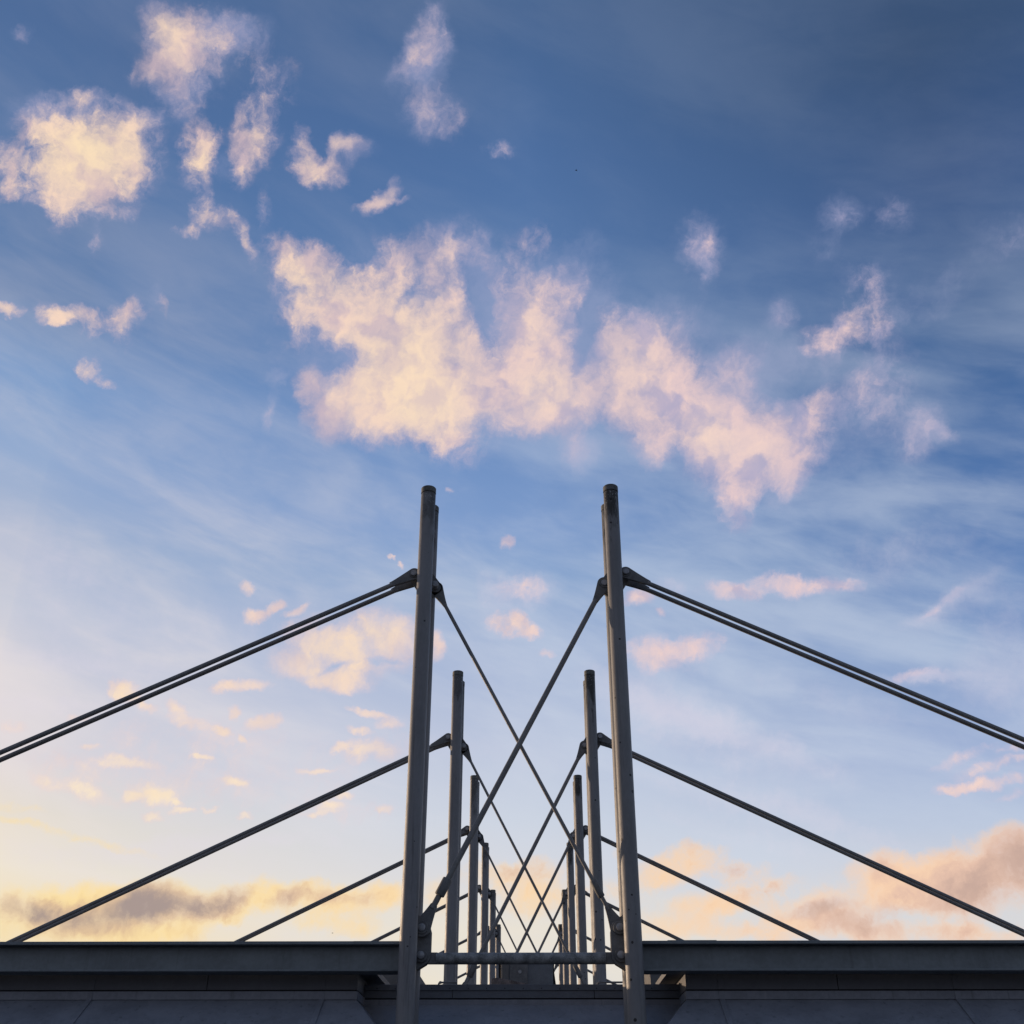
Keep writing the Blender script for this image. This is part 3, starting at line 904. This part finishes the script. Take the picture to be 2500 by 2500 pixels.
def make_mast(sg, loc, label, group):
    root = empty("mast", loc, label, "mast", group)
    for name, y in (("front_tube", 0.0), ("rear_tube", REAR)):
        bm = bmesh.new()
        add_lathe(bm, (0, y, 0), (0, y, HT), [(0, TR), (HT - 0.165, TR), (HT - 0.160, TR - 0.012), (HT - 0.142, TR - 0.012)], 48)
        t = build(name, bm, TUBE if sg < 0 else TUBE_SPOT, root)
        bm = bmesh.new()
        add_lathe(bm, (0, y, HT - 0.142), (0, y, HT), [(0, TR - 0.012), (0.001, TR + 0.004), (0.125, TR + 0.004), (0.138, TR - 0.006), (0.142, TR - 0.03)], 48)
        build("end_cap", bm, CAPM, t)
    # head gusset between the tubes
    xo, xi = sg * (XU_O - 2.0), -sg * (2.0 - XU_I)
    bm = bmesh.new()
    pts = circle_pts(xo, ZU_O, .115) + circle_pts(xi, ZU_I, .135) + [(xi - sg * -0.09, ZU_I + .36), (xo - sg * .17, ZU_O - .50), (-xi * .0 + sg * .02, ZU_O - .62)]
    add_prism(bm, hull(pts), MID - .03, MID + .03)
    gp = build("gusset_plate", bm, PLATE, root, bevel=0.004)
    for x, z, a, b in ((xo, ZU_O, MID - .24, MID + .24), (xi, ZU_I, MID - .25, MID + .15)):
        bm = bmesh.new()
        L_ = b - a
        add_lathe(bm, (x, a, z), (x, b, z), [(0, .058), (.008, .068), (.03, .068), (.031, .052), (L_ - .031, .052), (L_ - .03, .068), (L_ - .008, .068), (L_, .058)], 28)
        build("pin", bm, PINM, gp)
    # foot lug plate carrying brace and strut
    xl = -sg * (2.0 - XL)
    e = -sg
    bm = bmesh.new()
    o = [(0, ZL_U + .32), (xl + e * .02, ZL_U + .17), (xl + e * .125, ZL_U + .08), (xl + e * .163, ZL_U - .05), (xl + e * .163, ZL_L + .02),
         (xl + e * .15, ZL_L - .06), (xl + e * .09, ZL_L - .135), (xl - e * .08, ZL_L - .235), (0, ZL_L - .27)]
    add_prism(bm, hull(o), MID - .10, MID - .06)
    add_prism(bm, hull(o), MID + .06, MID + .10)
    fp = build("foot_plate", bm, PLATE, root, bevel=0.005)
    for z in (ZL_U, ZL_L):
        bm = bmesh.new()
        add_lathe(bm, (xl, MID - .25, z), (xl, MID - .10, z), [(0, .052), (.008, .066), (.03, .066), (.031, .05), (.15, .05)], 28)
        build("pin", bm, PINM, fp)
        bm = bmesh.new()
        add_lathe(bm, (xl, MID - .155, z), (xl, MID - .1005, z), [(0, .108), (.01, .118), (.0545, .118)], 32)
        build("boss_ring", bm, PLATE, fp)
    # beam seat webs that tie the two tubes together
    bm = bmesh.new()
    add_box(bm, (-.02, TR - .01, ZL_L - .9), (.02, REAR - TR + .01, ZL_L - .3))
    build("tie_plate", bm, PLATE, root)
    return root


for sg, side in ((-1, "left"), (1, "right")):
    grp = "twin-tube masts of the %s row" % side
    proto = None
    for i in range(NB):
        loc = (sg * 2.0, Y1 + i * DY, 0)
        extra = {0: ("in front of the parapet" if sg < 0 else "stained head, in front of the parapet")}.get(i, "behind the parapet")
        if i == 0:
            lab = "nearest twin-tube steel mast of the %s row, %s" % (side, extra)
        else:
            lab = "%s twin-tube grey steel mast of the %s row, %s" % (ORD[i], side, extra)
        if proto is None:
            proto = make_mast(sg, loc, lab, grp)
        else:
            c = copy_tree(proto, loc)
            c['label'] = lab

# ------------------------------------------------------------------ stay rods: two from each mast head out to the roof beam


def make_stay(sg, yo, name_parent_loc, label, group):
    root = empty("stay_rod", name_parent_loc, label, "stay rod", group)
    x0, z0_ = sg * (XU_O), ZU_O
    ux, uz = sg * 1.0, -ST_SLOPE + (.005 if sg < 0 else 0)
    l = math.hypot(ux, uz)
    ux, uz = ux / l, uz / l
    lz = (z0_ - (3.30 + ZC)) / -uz          # down to the beam top
    bm = bmesh.new()
    sh = 0.03                                # the rod leaves the eye plate a little low
    p = lambda s: (x0 + ux * s, yo, z0_ - sh + uz * s)
    add_lathe(bm, p(.50), p(lz), [(0, .050), (lz - .5, .050)], 20)
    build("rod", bm, ROD, root)
    bm = bmesh.new()
    add_prism(bm, teardrop(x0, z0_, ux, uz - .03, .135, .56, .051), yo - .03, yo + .03)
    build("end_plate", bm, PLATE, root, bevel=0.006)
    bm = bmesh.new()
    y_a, y_b = (yo - .045, yo - .0305)
    add_lathe(bm, (x0, y_a, z0_), (x0, y_b, z0_), [(0, .098), (.014, .105)], 28)
    build("washer", bm, PLATE, root)
    return root


for sg, side in ((-1, "left"), (1, "right")):
    for yo, which in ((MID - .15, "upper"), (MID + .15, "lower")):
        proto = None
        for i in range(NB):
            loc = (0, Y1 + i * DY, 0)
            lab = "%s grey stay rod sloping outwards from the %s mast of the %s row" % (which, ORD[i], side)
            grp = "stay rods of the %s row" % side
            if proto is None:
                proto = make_stay(sg, yo, loc, lab, grp)
            else:
                copy_tree(proto, loc)['label'] = lab

# ------------------------------------------------------------------ crossed brace rods between the masts of a pair


def make_brace(sg, yo, rr, tb, loc, label, group):
    """from the head of the mast on side sg down to the foot of the other"""
    root = empty("brace_rod", loc, label, "brace rod", group)
    a = Vector((sg * XU_I, yo, ZU_I))
    b = Vector((-sg * XL, yo, ZL_U))
    d = (b - a)
    L_ = d.length
    d.normalize()
    bm = bmesh.new()
    add_lathe(bm, a + d * .42, b - d * .38, [(0, rr), (L_ - .80, rr)], 24)
    build("rod", bm, ROD, root)
    bm = bmesh.new()
    add_prism(bm, teardrop(a.x, a.z, d.x, d.z, .15, .47, rr), yo - .03, yo + .03)
    build("end_plate", bm, PLATE, root, bevel=0.006)
    bm = bmesh.new()
    add_prism(bm, teardrop(b.x, b.z, -d.x, -d.z, .16, .45, rr * 1.15), yo - .03, yo + .03)
    build("end_plate", bm, PLATE, root, bevel=0.006)
    bm = bmesh.new()
    s0 = L_ - 0.97
    add_lathe(bm, a + d * s0, a + d * (s0 + .34), [(0, rr * 1.02), (.006, tb * .93), (.02, tb), (.32, tb), (.334, tb * .93), (.34, rr)], 12)
    build("turnbuckle", bm, PLATE, root)
    bm = bmesh.new()
    add_lathe(bm, (a.x, yo - .05, a.z), (a.x, yo - .0305, a.z), [(0, .105), (.0195, .112)], 28)
    build("washer", bm, PLATE, root)
    bm = bmesh.new()
    add_lathe(bm, (b.x, yo - .05, b.z), (b.x, yo - .0305, b.z), [(0, .108), (.0195, .116)], 28)
    build("washer", bm, PLATE, root)
    return root


for sg, yo, rr, tb, txt in ((1, MID - .17, .055, .094, ("thicker", "upper right to lower left")),
                            (-1, MID + .0, .038, .066, ("thinner", "upper left to lower right"))):
    proto = None
    for i in range(NB):
        loc = (0, Y1 + i * DY, 0)
        lab = "%s brace rod of the %s cross, falling from %s" % (txt[0], ORD[i], txt[1])
        grp = "crossed brace rods between the mast pairs"
        if proto is None:
            proto = make_brace(sg, yo, rr, tb, loc, lab, grp)
        else:
            copy_tree(proto, loc)['label'] = lab

# ------------------------------------------------------------------ strut pipe between the nearest masts
root = empty("strut_pipe", (0, Y1 + MID, ZL_L), "stained horizontal pipe strut joining the feet of the nearest mast pair", "strut")
bm = bmesh.new()
add_lathe(bm, (-1.53, 0, -.03), (1.53, 0, -.03), [(0, .085), (.004, .100), (3.056, .100), (3.06, .085)], 36)
build("pipe", bm, STRUTM, root)
for sg in (-1, 1):
    bm = bmesh.new()
    add_box(bm, (min(sg * 1.50, sg * 1.83), -.05, -.125), (max(sg * 1.50, sg * 1.83), .05, .07))
    build("end_plate", bm, PLATE, root, bevel=0.01)

# ------------------------------------------------------------------ roof beams of the nearest frame
for sg, side in ((-1, "left"), (1, "right")):
    root = empty("roof_beam", (sg * 2.02, Y1 + MID, 0), "dark grey steel I-beam running out over the %s building wing from the nearest mast" % side, "beam", "roof beams of the nearest frame")
    zt, zb = 3.305 + ZC, 2.80 + ZC
    L_ = 19.0
    lo, hi = sorted((sg * 0.16, sg * L_))
    hw = 0.235
    bm = bmesh.new()
    add_box(bm, (lo, -hw, zt - .055), (hi, hw, zt))
    build("top_flange", bm, BEAMM, root, bevel=0.005)
    bm = bmesh.new()
    add_box(bm, (lo, -hw, zb), (hi, hw, zb + .034))
    build("bottom_flange", bm, BEAMM, root, bevel=0.005)
    bm = bmesh.new()
    lo2, hi2 = sorted((-sg * 0.02, sg * L_))
    add_box(bm, (lo2, -.012, zb + .034), (hi2, .012, zt - .055))
    build("web", bm, BEAMM, root, smooth_deg=0)
    if sg > 0:
        bm = bmesh.new()
        add_box(bm, (.62, -.15, zt), (1.5, .15, zt + .022))
        build("cover_plate", bm, BEAMM, root, bevel=0.004)
    else:
        bm = bmesh.new()
        add_box(bm, (-1.0, -.15, zt), (-.55, .15, zt + .015))
        build("cover_plate", bm, BEAMM, root, bevel=0.004)

# ------------------------------------------------------------------ small things on the link roof
YU = Y1 + 5.0
ZR = 2.42 + ZC
root = empty("roof_unit", (0.05, YU, ZR), "squat blue-grey rooftop housing with a flared side behind the parapet", "rooftop unit")
bm = bmesh.new()
zt = 3.72 + ZC - ZR
add_prism(bm, [(-.53, 0), (.60, 0), (.60, zt), (-.53, zt)], 0, .9)
build("housing", bm, UNIT, root, bevel=0.01)
bm = bmesh.new()
zk = 3.45 + ZC - ZR
add_prism(bm, [(.602, 0), (.76, 0), (.625, zk), (.635, zt - .01), (.602, zt - .01)], .05, .85)
build("side_skirt", bm, DARK, root)
bm = bmesh.new()
add_prism(bm, [(-.56, 0), (-.532, 0), (-.532, zt), (-.59, zt)], .05, .85)
build("side_skirt", bm, DARK, root)
bm = bmesh.new()
add_box(bm, (-.50, -.03, .2), (-.36, -.002, zt - .05))
build("panel", bm, WALLM, root, bevel=0.004)
bm = bmesh.new()
add_box(bm, (-.34, -.035, .3), (.05, -.002, zt - .06))
build("vent_grille", bm, PLATE, root, bevel=0.004)
bm = bmesh.new()
add_lathe(bm, (-.12, -.05, zt - .30), (-.12, -.0355, zt - .30), [(0, .035), (.014, .04)], 16)
build("knob", bm, PINM, root)

bm = bmesh.new()
ya = YK + .9
add_prism(bm, [(-.62, 2.60 + ZC), (.42, 2.60 + ZC), (.42, 2.83 + ZC), (-.02, 2.915 + ZC), (-.50, 3.005 + ZC), (-.60, 2.98 + ZC)], ya, ya + .06)
tagset(build("board", bm, BOARD, bevel=0.004), "weathered flaking board leaning on its side behind the parapet capping", "board")

for sg, side in ((-1, "left"), (1, "right")):
    bm = bmesh.new()
    yb = YK + .6
    zt_ = 2.875 + ZC
    x0 = sg * 1.585 if sg < 0 else 1.50
    x1 = sg * 1.30 if sg < 0 else 1.80
    xb = -1.615 if sg < 0 else 1.47
    xe = -1.26 if sg < 0 else 2.1
    add_tube(bm, (xb + .03, yb, zt_), (xe, yb, zt_), .018, 12)
    pts = [Vector((xb + .03 - .03 * math.sin(a), yb, zt_ - .03 + .03 * math.cos(a))) for a in [math.pi / 2 * i / 6 for i in range(7)]]
    for i in range(6):
        add_tube(bm, pts[i], pts[i + 1] + (pts[i + 1] - pts[i]) * .15, .0185, 12)
    add_tube(bm, pts[-1], (xb, yb, ZR), .018, 12)
    add_lathe(bm, (xb + .01, yb, zt_), (xb + .05, yb, zt_), [(0, .026), (.04, .026)], 12)
    tagset(build("pipe_rail", bm, ROD), "thin bent pipe rail behind the parapet near the second mast of the %s row" % side, "pipe", "bent pipes behind the parapet")

# pale upstands on the roof seen under the beams
for sg, side, x0, x1, ys in ((-1, "left", 3.25, 5.2, 33.2), (1, "right", 3.47, 5.4, 33.2)):
    bm = bmesh.new()
    lo, hi = sorted((sg * x0, sg * x1))
    add_box(bm, (lo, ys, Z_LINE - .3), (hi, FAR - 2, 4.72 + ZC))
    tagset(build("roof_upstand", bm, WALLM, bevel=0.01), "pale rendered roof upstand glimpsed under the %s roof beam beside the mast" % side, "upstand", "roof upstands")

# ------------------------------------------------------------------ birds far off


def bird(px, py, dist, span, label):
    loc = CAM + (fwd * F_PX + rgt * (px - 1250) + upv * (1250 - py)).normalized() * dist
    bm = bmesh.new()
    add_lathe(bm, (-.5 * span, 0, 0), (.4 * span, 0, 0), [(0, .01 * span), (.15 * span, .06 * span), (.45 * span, .11 * span), (.7 * span, .08 * span), (.82 * span, .065 * span), (.9 * span, .01 * span)], 10)
    o = build("bird", bm, BIRDM)
    o.location = loc
    o.rotation_euler = (0, 0, R(35))
    tagset(o, label, "bird", "distant birds")
    for s in (-1, 1):
        bm = bmesh.new()
        c = [(.18, 0, .03), (.05, .32 * s, .20), (-.12, .62 * s, .10), (-.06, .30 * s, .15), (-.16, 0, .02)]
        up_ = [bm.verts.new(Vector(q) * span + Vector((0, 0, .012 * span))) for q in c]
        dn_ = [bm.verts.new(Vector(q) * span - Vector((0, 0, .012 * span))) for q in c]
        bm.faces.new(up_)
        bm.faces.new(list(reversed(dn_)))
        for i in range(5):
            j = (i + 1) % 5
            bm.faces.new((up_[i], up_[j], dn_[j], dn_[i]))
        build("wing", bm, BIRDM, o)


bird(1407, 416, 160, .42, "tiny dark bird high in the blue above the masts")
bird(812, 2278, 160, .30, "tiny dark bird low in the golden sky above the left roof beam")
